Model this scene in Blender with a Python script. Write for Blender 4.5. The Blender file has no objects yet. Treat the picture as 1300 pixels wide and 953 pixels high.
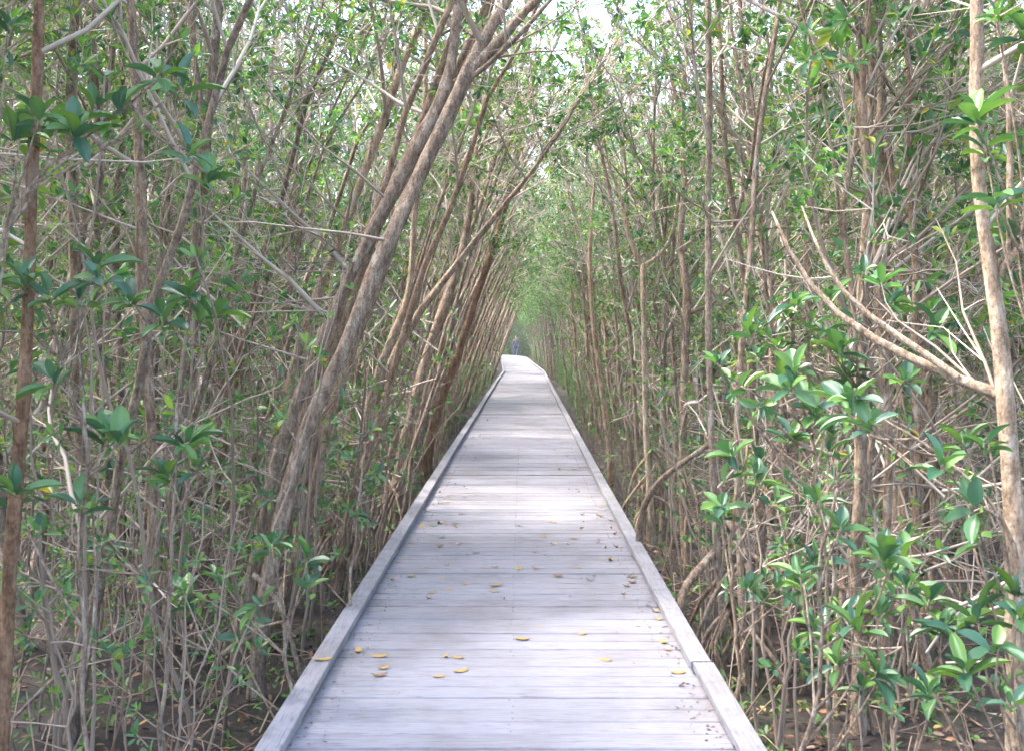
import bpy, math, random
import numpy as np
from mathutils import Vector, Matrix

S = bpy.context.scene
# ------------------------------------------------------------------ camera
F = 1264.0; CX, HY = 650.0, 427.0; EYE = 1.7
GZ = -0.50                                   # forest floor, below the deck (deck = 0)
cd = bpy.data.cameras.new('camera'); cam = bpy.data.objects.new('camera', cd)
S.collection.objects.link(cam); S.camera = cam
cam.location = (0, 0, EYE); cam.rotation_euler = (math.radians(90), 0, 0)
cd.sensor_width = 36; cd.lens = 35; cd.shift_y = -(476.5 - HY) / 1300.0
cd.clip_start = 0.05; cd.clip_end = 900
cd.dof.use_dof = True; cd.dof.focus_distance = 9.0; cd.dof.aperture_fstop = 6.3

# ------------------------------------------------------------------ light
SUN_EL, SUN_AZ = math.radians(60), math.atan2(0.16, -0.99)    # az: direction towards the sun in the xy plane
sd = Vector((math.cos(SUN_AZ) * math.cos(SUN_EL), math.sin(SUN_AZ) * math.cos(SUN_EL), math.sin(SUN_EL)))
w = bpy.data.worlds.new('World'); S.world = w; w.use_nodes = True
nt = w.node_tree; bg = nt.nodes['Background']
sky = nt.nodes.new('ShaderNodeTexSky'); sky.sky_type = 'NISHITA'; sky.sun_disc = False
sky.sun_elevation = SUN_EL; sky.sun_rotation = math.pi / 2 - SUN_AZ
sky.air_density = 1.0; sky.dust_density = 3.5; sky.ozone_density = 1.0
nt.links.new(sky.outputs[0], bg.inputs[0]); bg.inputs[1].default_value = 0.15
ld = bpy.data.lights.new('sun', 'SUN'); ld.energy = 1.5; ld.angle = math.radians(10); ld.color = (1, .95, .87)
sun = bpy.data.objects.new('sun', ld); S.collection.objects.link(sun)
sun.rotation_euler = sd.to_track_quat('Z', 'Y').to_euler()
vs = S.view_settings; vs.view_transform = 'Standard'; vs.look = 'None'; vs.gamma = 1; vs.exposure = 3.35
S.cycles.max_bounces = 10; S.cycles.diffuse_bounces = 7; S.cycles.glossy_bounces = 2
S.cycles.transmission_bounces = 7; S.cycles.use_denoising = True; S.cycles.use_adaptive_sampling = True; S.cycles.adaptive_threshold = .03

# ------------------------------------------------------------------ materials
def mat(name):
    m = bpy.data.materials.new(name); m.use_nodes = True
    return m, m.node_tree, m.node_tree.nodes['Principled BSDF']
def ramp(nt, stops, inp):
    r = nt.nodes.new('ShaderNodeValToRGB'); e = r.color_ramp.elements
    while len(e) < len(stops): e.new(0.5)
    for k, (p, c) in enumerate(stops): e[k].position = p; e[k].color = (*c, 1)
    nt.links.new(inp, r.inputs[0]); return r.outputs[0]
def noise(nt, scale, detail=4, rough=.6, vec=None, stretch=None, coord='Object'):
    n = nt.nodes.new('ShaderNodeTexNoise'); n.inputs['Scale'].default_value = scale
    n.inputs['Detail'].default_value = detail; n.inputs['Roughness'].default_value = rough
    t = nt.nodes.new('ShaderNodeTexCoord'); mp = nt.nodes.new('ShaderNodeMapping')
    if stretch: mp.inputs['Scale'].default_value = stretch
    nt.links.new(t.outputs[coord], mp.inputs[0]); nt.links.new(mp.outputs[0], n.inputs[0])
    return n.outputs[0]
def mix(nt, fac, a, b, mode='MIX'):
    m = nt.nodes.new('ShaderNodeMix'); m.data_type = 'RGBA'; m.blend_type = mode
    for s, v in ((0, fac), (6, a), (7, b)):
        if isinstance(v, (int, float)): m.inputs[s].default_value = v
        elif isinstance(v, tuple): m.inputs[s].default_value = (*v, 1)
        else: nt.links.new(v, m.inputs[s])
    return m.outputs[2]
def bump(nt, p, h, strength=.4, dist=.02):
    b = nt.nodes.new('ShaderNodeBump'); b.inputs['Strength'].default_value = strength
    b.inputs['Distance'].default_value = dist
    nt.links.new(h, b.inputs['Height']); nt.links.new(b.outputs[0], p.inputs['Normal'])

def bark(name, dark, mid, pale, patch):
    m, nt, p = mat(name)
    streak = noise(nt, 30, 7, .72, stretch=(1, 1, .22))
    base = ramp(nt, [(.34, dark), (.5, mid), (.66, pale)], streak)
    mott = noise(nt, 11, 6, .75, stretch=(1, 1, .7))
    base = mix(nt, 1.0, base, ramp(nt, [(.38, (.68, .65, .63)), (.52, (1, 1, 1)), (.66, (1.2, 1.18, 1.15))], mott), 'MULTIPLY')
    base = mix(nt, 1.0, base, ramp(nt, [(.36, (.62, .60, .57)), (.5, (1, 1, 1)), (.64, (1.22, 1.2, 1.17))], noise(nt, 75, 4, .7, stretch=(1, 1, .6))), 'MULTIPLY')
    oi = nt.nodes.new('ShaderNodeObjectInfo')
    tint = ramp(nt, [(0, (.74, .73, .72)), (.5, (1, .98, .96)), (1, (1.0, .90, .81))], oi.outputs['Random'])
    base = mix(nt, 1.0, base, tint, 'MULTIPLY')
    lich = noise(nt, 9, 7, .78, stretch=(1, 1, .5))
    fac = ramp(nt, [(.56, (0, 0, 0)), (.61, (.75, .75, .75))], lich)
    nt.links.new(mix(nt, fac, base, patch), p.inputs['Base Color'])
    p.inputs['Roughness'].default_value = .88; p.inputs['Specular IOR Level'].default_value = .25
    knots = noise(nt, 34, 6, .75, stretch=(1, 1, .8))
    ad = nt.nodes.new('ShaderNodeMath'); ad.operation = 'ADD'; nt.links.new(streak, ad.inputs[0]); nt.links.new(knots, ad.inputs[1])
    bump(nt, p, ad.outputs[0], 1.0, .022)
    return m
M = {}
M['bark'] = bark('mangrove_bark', (.155, .11, .084), (.31, .236, .182), (.47, .39, .32), (.46, .41, .355))
M['bark_red'] = bark('smooth_red_bark', (.13, .075, .045), (.26, .155, .095), (.34, .23, .155), (.27, .19, .14))
M['bark_pale'] = bark('pale_bark', (.22, .155, .11), (.42, .32, .235), (.58, .48, .385), (.44, .41, .36))
M['bark_tan'] = bark('tan_bark', (.32, .24, .16), (.54, .43, .31), (.66, .56, .43), (.6, .54, .45))
def twigmat(name, a, b):
    m, nt, p = mat(name)
    g = nt.nodes.new('ShaderNodeNewGeometry')
    nt.links.new(ramp(nt, [(0, a), (1, b)], g.outputs['Random Per Island']), p.inputs['Base Color'])
    p.inputs['Roughness'].default_value = .85
    return m
M['twig'] = twigmat('twig_bark', (.18, .125, .092), (.50, .43, .37))
M['stem'] = twigmat('sapling_bark', (.13, .092, .070), (.33, .26, .21))
M['root'] = twigmat('root_bark', (.17, .10, .07), (.38, .28, .21))
M['deadwood'] = twigmat('weathered_deadwood', (.26, .20, .155), (.47, .40, .34))

def leafmat(name, stops, trans=.35, rough=.36, tcol=(1.25, 1.35, .55)):
    m, nt, p = mat(name)
    g = nt.nodes.new('ShaderNodeNewGeometry')
    c = ramp(nt, stops, g.outputs['Random Per Island'])
    nt.links.new(c, p.inputs['Base Color']); p.inputs['Roughness'].default_value = rough
    p.inputs['Specular IOR Level'].default_value = .55
    t = nt.nodes.new('ShaderNodeBsdfTranslucent')
    nt.links.new(mix(nt, 1.0, c, tcol, 'MULTIPLY'), t.inputs[0])
    ms = nt.nodes.new('ShaderNodeMixShader'); ms.inputs[0].default_value = trans
    out = nt.nodes['Material Output']
    nt.links.new(p.outputs[0], ms.inputs[1]); nt.links.new(t.outputs[0], ms.inputs[2])
    nt.links.new(ms.outputs[0], out.inputs[0])
    return m
M['leaf'] = leafmat('mangrove_leaf', [(0, (.035, .10, .060)), (.3, (.058, .15, .068)), (.6, (.092, .205, .066)),
                    (.88, (.14, .27, .065)), (.97, (.20, .26, .045)), (1, (.38, .27, .04))], .40)
M['leaf_far'] = leafmat('canopy_leaf', [(0, (.04, .10, .055)), (.35, (.07, .155, .06)), (.7, (.11, .21, .06)),
                    (1, (.17, .28, .07))], .42)
M['leaf_big'] = leafmat('broad_glossy_leaf', [(0, (.03, .085, .055)), (.4, (.045, .12, .062)), (.75, (.065, .15, .06)), (.90, (.10, .20, .05)),
                    (.97, (.15, .25, .045)), (1, (.30, .24, .05))], .25, .42)
M['plant'] = leafmat('ground_plant_leaf', [(0, (.05, .11, .03)), (1, (.12, .22, .05))], .3, .5)
def flat(name, a, b, sc=40, rough=.7):
    m, nt, p = mat(name)
    n = noise(nt, sc, 3)
    nt.links.new(ramp(nt, [(.35, a), (.65, b)], n), p.inputs['Base Color']); p.inputs['Roughness'].default_value = rough
    return m
M['yellow_leaf'] = flat('yellow_fallen_leaf', (.29, .17, .045), (.40, .27, .10), 60)
M['orange_leaf'] = flat('orange_fallen_leaf', (.19, .09, .035), (.27, .14, .06), 60)
M['brown_leaf'] = flat('brown_fallen_leaf', (.12, .06, .035), (.24, .13, .07), 60)
M['litter'] = leafmat('dark_leaf_litter', [(0, (.03, .016, .014)), (.5, (.08, .042, .032)), (.85, (.15, .08, .05)), (1, (.25, .14, .07))], .05, .5)
M['green_leaf'] = flat('green_fallen_leaf', (.06, .10, .03), (.12, .16, .04), 60)

# weathered deck wood
def wood(name, dirt_edge):
    m, nt, p = mat(name)
    g = nt.nodes.new('ShaderNodeNewGeometry')
    per = ramp(nt, [(0, (.222, .214, .234)), (.3, (.240, .233, .258)), (.75, (.256, .250, .277)), (1, (.228, .220, .238))], g.outputs['Random Per Island'])
    st = (.10, 1, 1) if dirt_edge else (1, .10, 1)
    grain = noise(nt, 55, 6, .7, stretch=st)
    gr = ramp(nt, [(.27, (.50, .47, .45)), (.40, (.90, .89, .88)), (.55, (1, 1, 1)), (.8, (1.12, 1.12, 1.13))], grain)
    c = mix(nt, 1.0, per, gr, 'MULTIPLY')
    fine = noise(nt, 130, 5, .7, stretch=(.05, 1, 1) if dirt_edge else (1, .05, 1))
    c = mix(nt, 1.0, c, ramp(nt, [(.30, (.62, .58, .60)), (.45, (.97, .96, .97)), (.62, (1.06, 1.06, 1.07))], fine), 'MULTIPLY')
    blot = noise(nt, 1.4, 5, .65)
    c = mix(nt, 1.0, c, ramp(nt, [(.32, (.78, .76, .73)), (.55, (1, 1, 1))], blot), 'MULTIPLY')
    if dirt_edge:                                 # algae and dirt worn along both sides of the deck (UV.x runs across)
        uv = nt.nodes.new('ShaderNodeUVMap'); sp = nt.nodes.new('ShaderNodeSeparateXYZ'); nt.links.new(uv.outputs[0], sp.inputs[0])
        ab = nt.nodes.new('ShaderNodeMath'); ab.operation = 'ABSOLUTE'; nt.links.new(sp.outputs[0], ab.inputs[0])
        ad = nt.nodes.new('ShaderNodeMath'); ad.operation = 'MULTIPLY_ADD'
        nt.links.new(noise(nt, 5, 8, .8), ad.inputs[0]); ad.inputs[1].default_value = .55; nt.links.new(ab.outputs[0], ad.inputs[2])
        f = ramp(nt, [(1.08, (0, 0, 0)), (1.55, (.75, .75, .75))], ad.outputs[0])
        c = mix(nt, f, c, (.12, .112, .088))
    else:
        f = ramp(nt, [(.48, (0, 0, 0)), (.66, (.55, .55, .55))], noise(nt, 9, 6, .75))
        c = mix(nt, f, c, (.115, .118, .095))
    nt.links.new(c, p.inputs['Base Color']); p.inputs['Roughness'].default_value = .8
    p.inputs['Specular IOR Level'].default_value = .3
    bump(nt, p, grain, .35, .004)
    return m
M['deck'] = wood('weathered_deck_wood', True); M['kerb'] = wood('weathered_kerb_wood', False)
M['post'] = flat('dark_damp_timber', (.09, .075, .06), (.20, .17, .14), 9)

def groundmat():
    m, nt, p = mat('forest_floor')
    a = ramp(nt, [(.3, (.010, .007, .006)), (.5, (.026, .017, .014)), (.7, (.07, .042, .03))], noise(nt, 7, 8, .75))
    f = ramp(nt, [(.5, (0, 0, 0)), (.62, (1, 1, 1))], noise(nt, .9, 6, .7))
    c = mix(nt, f, a, (.022, .028, .012))
    nt.links.new(c, p.inputs['Base Color']); p.inputs['Roughness'].default_value = .75
    bump(nt, p, noise(nt, 18, 6, .7), .8, .05)
    return m
M['ground'] = groundmat()

# ------------------------------------------------------------------ mesh helpers
class MB:
    """collects quads in numpy arrays and becomes ONE mesh object"""
    def __init__(s): s.V = []; s.Q = []; s.I = []; s.UV = []; s.n = 0
    def add(s, v, q, mi=0):
        v = np.asarray(v, float).reshape(-1, 3); q = np.asarray(q, int).reshape(-1, 4)
        s.V.append(v); s.Q.append(q + s.n); s.I.append(np.full(len(q), mi)); s.n += len(v)
    def arrays(s): return np.concatenate(s.V), np.concatenate(s.Q), np.concatenate(s.I)
    def build(s, name, mats, parent=None, smooth=True, uv=None):
        v, q, mi = s.arrays()
        me = bpy.data.meshes.new(name)
        me.vertices.add(len(v)); me.vertices.foreach_set('co', v.ravel())
        me.loops.add(q.size); me.loops.foreach_set('vertex_index', q.ravel().astype(np.int32))
        me.polygons.add(len(q)); me.polygons.foreach_set('loop_start', np.arange(0, q.size, 4, dtype=np.int32))
        me.polygons.foreach_set('material_index', mi.astype(np.int32))
        me.polygons.foreach_set('use_smooth', np.full(len(q), smooth))
        me.update(calc_edges=True); me.validate()
        if uv is not None:
            l = me.uv_layers.new(name='UVMap'); l.data.foreach_set('uv', np.asarray(uv(v))[q.ravel()].ravel())
        for m in (mats if isinstance(mats, (list, tuple)) else [mats]): me.materials.append(M[m])
        o = bpy.data.objects.new(name, me); S.collection.objects.link(o)
        if parent: o.parent = parent
        return o

def unit(v): v = np.asarray(v, float); return v / (np.linalg.norm(v, axis=-1, keepdims=True) + 1e-9)
def tube(mb, P, R, sides=6, mi=0, rough=0, rng=None, cap=True):
    P = np.asarray(P, float); n = len(P); R = np.broadcast_to(np.asarray(R, float), (n,))
    T = np.gradient(P, axis=0); T = unit(T)
    ref = np.array([0, 1, 0.02]) if abs(T[0][1]) < .8 else np.array([1, 0, 0.02])
    U = unit(np.cross(T, ref)); W = np.cross(T, U)
    a = np.linspace(0, 2 * np.pi, sides, endpoint=False)
    rr = R[:, None] * np.ones((1, sides))
    if rough and rng is not None:
        ph = rng.uniform(0, 6.28, 3)
        rr = rr * (1 + rough * np.sin(2 * a[None, :] + ph[0] + np.arange(n)[:, None] * .7) * .6 + rough * rng.normal(0, .55, (n, sides)))
    V = P[:, None, :] + rr[:, :, None] * (np.cos(a)[None, :, None] * U[:, None, :] + np.sin(a)[None, :, None] * W[:, None, :])
    i = np.arange(n - 1)[:, None] * sides; j = np.arange(sides)[None, :]; k = (j + 1) % sides
    q = np.stack([i + j, i + k, i + sides + k, i + sides + j], -1).reshape(-1, 4)
    mb.add(V.reshape(-1, 3), q, mi)
    if cap and sides >= 6:
        e = (n - 1) * sides
        qc = [[0, k2 + 2, k2 + 1, k2] if False else [e, e + k2, e + k2 + 1, e + k2 + 2] for k2 in range(1, sides - 2, 2)]
        mb.V.append(np.zeros((0, 3))); mb.Q.append(np.array(qc) + (mb.n - n * sides)); mb.I.append(np.full(len(qc), mi))
def box(mb, c, s, mi=0, rot=None, bev=0):
    x, y, z = np.array(s) / 2.0
    v = np.array([[a * x, b * y, d * z] for a in (-1, 1) for b in (-1, 1) for d in (-1, 1)])
    if rot is not None: v = v @ np.array(rot).T
    q = [[0, 1, 3, 2], [4, 6, 7, 5], [0, 4, 5, 1], [2, 3, 7, 6], [0, 2, 6, 4], [1, 5, 7, 3]]
    mb.add(v + np.array(c), q, mi)

LEAF_V = np.array([[0, 0, 0], [.30, -.40, .07], [.70, -.42, .06], [1, 0, -.06], [.70, .42, .06], [.30, .40, .07]])
LEAF_Q = np.array([[0, 1, 2, 3], [0, 3, 4, 5]])
def grid_leaf():
    ts = [0, .08, .22, .4, .58, .75, .9, 1.0]; ws = [.05, .2, .38, .49, .5, .42, .24, .02]
    V = []; Q = []
    for t, w_ in zip(ts, ws):
        zc = .07 * math.sin(t * 2.2) - .13 * t * t
        V += [[t, -w_, zc + .22 * w_], [t, -w_ * .5, zc + .085 * w_], [t, 0, zc - .03], [t, w_ * .5, zc + .085 * w_], [t, w_, zc + .22 * w_]]
    for r in range(7):
        for c in range(4): a = r * 5 + c; Q.append([a, a + 1, a + 6, a + 5])
    return np.array(V), np.array(Q)
BIG_V, BIG_Q = grid_leaf()
def leaves(mb, P, D, N, L, W, mi=1, big=False):
    """P base points, D long axis, N rough normals, L lengths, W widths"""
    if len(P) == 0: return
    P = np.asarray(P, float); D = unit(D); X = unit(np.cross(np.asarray(N, float), D)); Z = np.cross(D, X)
    TV, TQ = (BIG_V, BIG_Q) if big else (LEAF_V, LEAF_Q)
    L = np.asarray(L, float)[:, None, None]; W = np.asarray(W, float)[:, None, None]
    V = P[:, None, :] + TV[None, :, 0, None] * L * D[:, None, :] + TV[None, :, 1, None] * W * X[:, None, :] + TV[None, :, 2, None] * L * Z[:, None, :]
    q = TQ[None] + (np.arange(len(P)) * len(TV))[:, None, None]
    mb.add(V.reshape(-1, 3), q.reshape(-1, 4), mi)
def rosettes(mb, tips, dirs, rng, n=(5, 9), L=(.06, .10), ratio=.42, mi=1, big=False, open_=(.5, 1.35)):
    P = []; D = []; N = []; LL = []
    for t, d in zip(tips, dirs):
        d = unit(d); k = rng.integers(n[0], n[1] + 1); a0 = rng.uniform(0, 6.28)
        ref = np.array([0, 0, 1.]) if abs(d[2]) < .8 else np.array([1., 0, 0])
        u = unit(np.cross(d, ref)); v = np.cross(d, u)
        for i in range(k):
            a = a0 + i * 2.4; th = rng.uniform(*open_)
            if i == 0 and big: th = .2
            r = np.cos(a) * u + np.sin(a) * v
            dd = np.cos(th) * d + np.sin(th) * r
            P.append(t - d * rng.uniform(0, .05) + dd * .012); D.append(dd)
            N.append(unit(d * .8 + np.array([0, 0, .6]) + rng.normal(0, .2, 3))); LL.append(rng.uniform(*L) * (.6 if (i == 0 and big) else 1))
    LL = np.array(LL)
    leaves(mb, P, np.array(D) if len(D) else D, N, LL, LL * ratio * rng.uniform(.85, 1.15, len(LL)), mi, big)

def wander(rng, p0, d0, length, n, wob=.12, up=0.0):
    P = [np.array(p0, float)]; d = unit(d0)
    for i in range(n):
        d = unit(d + rng.normal(0, wob, 3) + np.array([0, 0, up]))
        P.append(P[-1] + d * length / n)
    return np.array(P)

def tag(o, label=None, cat=None, group=None, kind=None):
    for k, v in (('label', label), ('category', cat), ('group', group), ('kind', kind)):
        if v: o[k] = v
    return o
def empty(name, loc=(0, 0, 0)):
    o = bpy.data.objects.new(name, None); S.collection.objects.link(o); o.location = loc; return o
def copy_tree(o, parent=None):
    c = o.copy(); S.collection.objects.link(c); c.parent = parent
    for ch in list(o.children): copy_tree(ch, c)
    return c
def at(px, py, d): return np.array([(px - CX) / F * d, d, EYE - (py - HY) / F * d])

# ------------------------------------------------------------------ tree growth shared by all trees
def grow_branches(tr, cr, P, R, rng, z0, z1, nl, leafy=1.0, leafL=(.06, .10), nbare=6, ok=lambda p: True, bare_z=(.5, 3.6), lim=(.8, 2.0), topk=.15):
    """limbs, twigs and leaves along a stem P (ground at z=0 local)"""
    zs = P[:, 2]
    def on(z):
        i = int(np.clip(np.searchsorted(zs, z) - 1, 0, len(P) - 2)); t = np.clip((z - zs[i]) / max(1e-6, zs[i + 1] - zs[i]), 0, 1)
        return P[i] * (1 - t) + P[i + 1] * t, R[i] * (1 - t) + R[i + 1] * t
    tips = []; dirs = []
    for k in range(nl):
        z = z0 + (z1 - z0) * (k + rng.uniform(0, 1)) / nl
        p, r = on(z); a = rng.uniform(0, 6.28); el = rng.uniform(.35, 1.15)
        d = np.array([math.cos(a) * math.cos(el), math.sin(a) * math.cos(el), math.sin(el)])
        L = rng.uniform(*lim) * (1.15 - .45 * (z - z0) / (z1 - z0 + .01))
        Q = wander(rng, p, d, L, 6, .14, .04)
        if not all(ok(q) for q in Q[2:]): continue
        r0 = min(r * .55, .012 + L * .010)
        tube(cr, Q, np.linspace(r0, .005, 7), 5, 0, cap=False)
        for m in range(int(1 + L * 2)):                                # bare twiglets
            i = rng.integers(1, 6); T = wander(rng, Q[i], unit(Q[i + 1] - Q[i]) + rng.normal(0, .6, 3), rng.uniform(.3, .9), 3, .15, .03)
            if ok(T[-1]) and T[-1][2] < 6.5:
                tube(cr, T, [.0055, .0042, .003, .002], 3, 0, cap=False)
                T2 = wander(rng, T[1], unit(T[2] - T[1]) + rng.normal(0, .6, 3), rng.uniform(.2, .5), 2, .15)
                if ok(T2[-1]): tube(cr, T2, [.0038, .003, .0018], 3, 0, cap=False)
        for m in range(int(3 + L * 3)):
            i = rng.integers(2, 7) if m else 6
            b = Q[i]; dd = unit(Q[i] - Q[i - 1]) + rng.normal(0, .55, 3)
            T = wander(rng, b, dd, rng.uniform(.25, .6), 3, .18, .06)
            if not ok(T[-1]): continue
            tube(cr, T, np.linspace(.005, .003, 4), 3, 0, cap=False)
            tips += [T[-1], T[2]]; dirs += [T[-1] - T[-2], T[2] - T[1] + rng.normal(0, .2, 3)]
            if rng.random() < .7:
                T2 = wander(rng, T[1], dd + rng.normal(0, .6, 3), rng.uniform(.15, .4), 2, .2, .05)
                if ok(T2[-1]):
                    tube(cr, T2, [.004, .003, .002], 3, 0, cap=False); tips.append(T2[-1]); dirs.append(T2[-1] - T2[-2])
    keep = [rng.random() < leafy * (1 if t[2] < 4.6 else .72 if t[2] < 5.8 else topk) for t in tips]
    rosettes(cr, [t for t, q in zip(tips, keep) if q], [t for t, q in zip(dirs, keep) if q], rng, (5, 9), leafL)
    for k in range(nbare):                                             # dead bare side twigs low on the stem
        z = rng.uniform(bare_z[0], max(bare_z)); p, r = on(z); a = rng.uniform(0, 6.28); el = rng.uniform(-.1, 1.0)
        d = np.array([math.cos(a) * math.cos(el), math.sin(a) * math.cos(el), math.sin(el)]); L = rng.uniform(.4, 1.5)
        Q = wander(rng, p, d, L, 4, .13)
        if not ok(Q[-1]) or not ok(Q[2]): continue
        tube(cr, Q, np.linspace(min(r * .4, .010), .0025, 5), 4, 0, cap=False)
        for m in range(rng.integers(2, 5)):
            i = rng.integers(1, 4); T = wander(rng, Q[i], (Q[i + 1] - Q[i]) / L * 4 + rng.normal(0, .5, 3), rng.uniform(.15, .55), 2, .2)
            if ok(T[-1]): tube(cr, T, [.0045, .003, .0018], 3, 0, cap=False)
            if ok(T[-1]) and rng.random() < .42: rosettes(cr, [T[-1]], [T[-1] - T[-2]], rng, (3, 6), leafL)

def prop_roots(tr, p, r, rng, n, clear=None):
    for k in range(n):
        a = rng.uniform(0, 6.28)
        if clear is not None: a = rng.uniform(1.2, 5.1)
        z = rng.uniform(.25, 1.0); L = z * rng.uniform(.5, .95)
        o = np.array([math.cos(a), math.sin(a), 0])
        Q = np.array([p + [0, 0, z], p + o * L * .45 + [0, 0, z * .88], p + o * L * .8 + [0, 0, z * .5], p + o * L + [0, 0, -.06]])
        Q[1:3] += rng.normal(0, .03, (2, 3))
        tube(tr, Q, [r * .3 + .006, .014, .012, .009], 5, 0, cap=False)

def grow_tree(seed, H, lean, curve, nst, rad, edge=True, leafy=1.0, roots=3, low=2.6, leafL=(.065, .10), dens=1.0, far=False, topk=.15):
    rng = np.random.default_rng(seed); tr = MB(); cr = MB()
    ok = (lambda p: not (p[0] > .34 and p[2] < 3.7)) if edge else (lambda p: True)
    for s in range(nst):
        p0 = np.array([rng.uniform(-.35, .08), rng.uniform(-.35, .35), -.08]) if nst > 1 else np.array([0, 0, -.08])
        h = H * rng.uniform(.8, 1.05); le = lean * rng.uniform(.7, 1.25) + rng.normal(0, .02); ly = rng.normal(0, .05 if edge else .08)
        n = 7 if far else 15; t = np.linspace(0, 1, n)
        wig = np.cumsum(rng.normal(0, .035, (n, 2)), 0) * (t[:, None] > 0)
        x = p0[0] + np.tan(le) * h * (t * (1 - curve) + curve * t ** 1.8) + wig[:, 0]
        y = p0[1] + np.tan(ly) * h * t + wig[:, 1]
        P = np.stack([x, y, p0[2] + h * t], 1); r0 = rad * rng.uniform(.6, 1.15)
        R = r0 * (1 - .78 * t ** 1.1); R[0] *= 1.35; R = R * (1 + rng.normal(0, .05, n))
        tube(tr, P, R, 5 if far else 8, 0, 0 if far else .10, rng)
        if far:
            nl = int(6 * dens)
            tips = []; dirs = []
            for k in range(nl):
                z = rng.uniform(low, h); i = min(n - 2, int(z / h * (n - 1))); Q = wander(rng, P[i], [rng.normal(), rng.normal(), rng.uniform(.3, 1.4)], rng.uniform(.8, 2), 3, .2)
                if not ok(Q[-1]) or not ok(Q[2]): continue
                tube(cr, Q, [.018, .013, .009, .005], 3, 0, cap=False)
                for m in range(11):
                    q = Q[rng.integers(1, 4)] + rng.normal(0, .28, 3)
                    if ok(q): tips.append(q); dirs.append(rng.normal(0, 1, 3) + [0, 0, .7])
            rosettes(cr, tips, dirs, rng, (3, 5), (.11, .17), .45)
            for k in range(4):
                z = rng.uniform(.5, 4); i = min(n - 2, int(z / h * (n - 1))); Q = wander(rng, P[i], rng.normal(0, 1, 3) + [0, 0, .5], rng.uniform(.6, 1.6), 3, .15)
                if ok(Q[-1]): tube(cr, Q, [.012, .01, .007, .004], 3, 0, cap=False)
        else:
            if rng.random() < .55:                                   # a fork into a second leader
                i = rng.integers(5, 9); Q = wander(rng, P[i], [rng.normal(0, .25) + .1, rng.normal(0, .35), 1.], h * (1 - t[i]) * .8, 7, .07, .03)
                if all(ok(q) for q in Q):
                    tube(tr, Q, np.linspace(R[i] * .72, R[i] * .25, 8), 7, 0, .08, rng)
                    grow_branches(tr, cr, Q, np.linspace(R[i] * .7, R[i] * .25, 8), rng, Q[1][2], Q[-1][2], int(6 * dens), leafy, leafL, 1, ok, topk=topk)
            grow_branches(tr, cr, P, R, rng, low, P[-1][2], int(13 * dens), leafy, leafL, 12 if rad > .03 else 7, ok, topk=topk)
            tip = P[-1]
        if roots and (s == 0) : prop_roots(tr, P[0] + [0, 0, .08], r0, rng, roots, True if edge else None)
    return tr, cr

# ------------------------------------------------------------------ boardwalk centreline
CL = np.array([[-.02, -6], [-.012, 0], [-.008, 5], [.055, 11.5], [.25, 26.6], [.40, 37.7], [.56, 47.5], [.31, 65], [.17, 76], [.0, 81], [-1.0, 86], [-3.2, 89.5], [-7, 92], [-14, 94], [-24, 95]])
def cl_pts(step):
    d = np.r_[0, np.cumsum(np.linalg.norm(np.diff(CL, axis=0), axis=1))]; s = np.arange(0, d[-1], step)
    x = np.interp(s, d, CL[:, 0]); y = np.interp(s, d, CL[:, 1])
    k = max(3, int(4.0 / step)) | 1; ker = np.hanning(k + 2)[1:-1]; ker /= ker.sum()
    xp = np.pad(x, k // 2, mode='reflect', reflect_type='odd'); yp = np.pad(y, k // 2, mode='reflect', reflect_type='odd')
    return np.stack([np.convolve(xp, ker, 'valid'), np.convolve(yp, ker, 'valid')], 1)
def cx(y): return np.interp(y, CL[:11, 1], CL[:11, 0])
HW = 1.0
bw = empty('boardwalk', (0, 0, GZ)); tag(bw, kind='structure')
def atbw(o): o.parent = bw; o.location = (0, 0, -GZ); return o
rng = np.random.default_rng(5)
dm = MB(); C = cl_pts(.1455)
uvs = []
for i in range(len(C) - 1):
    t = unit(C[i + 1] - C[i]); nrm = np.array([t[1], -t[0]]); rot = [[nrm[0], t[0], 0], [nrm[1], t[1], 0], [0, 0, 1]]
    w_ = 2 * HW + rng.uniform(-.012, .012); z = -.02 + rng.normal(0, .0022)
    gap = rng.uniform(.002, .0085)
    # plank with worn, slightly rounded long edges
    prof = np.array([[-.0698 + gap / 2, -.018], [-.0698 + gap / 2, .013], [-.0645 + gap / 2, .0185], [0, .0195], [.0645 - gap / 2, .0185], [.0698 - gap / 2, .013], [.0698 - gap / 2, -.018]])
    V = []
    for sx in (-1, 1):
        for py_, pz in prof: V.append([sx * w_ / 2, py_, pz])
    V = np.array(V) @ np.array(rot).T + np.array([*C[i], z])
    q = [[k, k + 1, k + 8, k + 7] for k in range(6)] + [[6, 0, 7, 13], [0, 1, 5, 6], [1, 2, 4, 5], [7, 13, 12, 8], [8, 12, 11, 9]]
    dm.add(V, q); uvs += [[a, i * .14] for a in [-1] * 7 + [1] * 7]
atbw(dm.build('deck', 'deck', smooth=False, uv=lambda v: np.array(uvs)))
# nail heads along three joist lines, near stretch
nm = MB()
for i in range(20, 150):
    if C[i][1] > 16: break
    t = unit(C[min(i + 1, len(C) - 1)] - C[i]); nrm = np.array([t[1], -t[0]])
    for off in (-.8, 0.0, .8):
        for e in (-.035, .035):
            p = C[i] + nrm * (off + rng.normal(0, .006)) + t * (e + rng.normal(0, .004))
            tube(nm, [[*p, -.004], [*p, .0012]], [.0042, .0042], 6)
atbw(nm.build('nail_heads', 'post', smooth=False)); 
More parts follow.
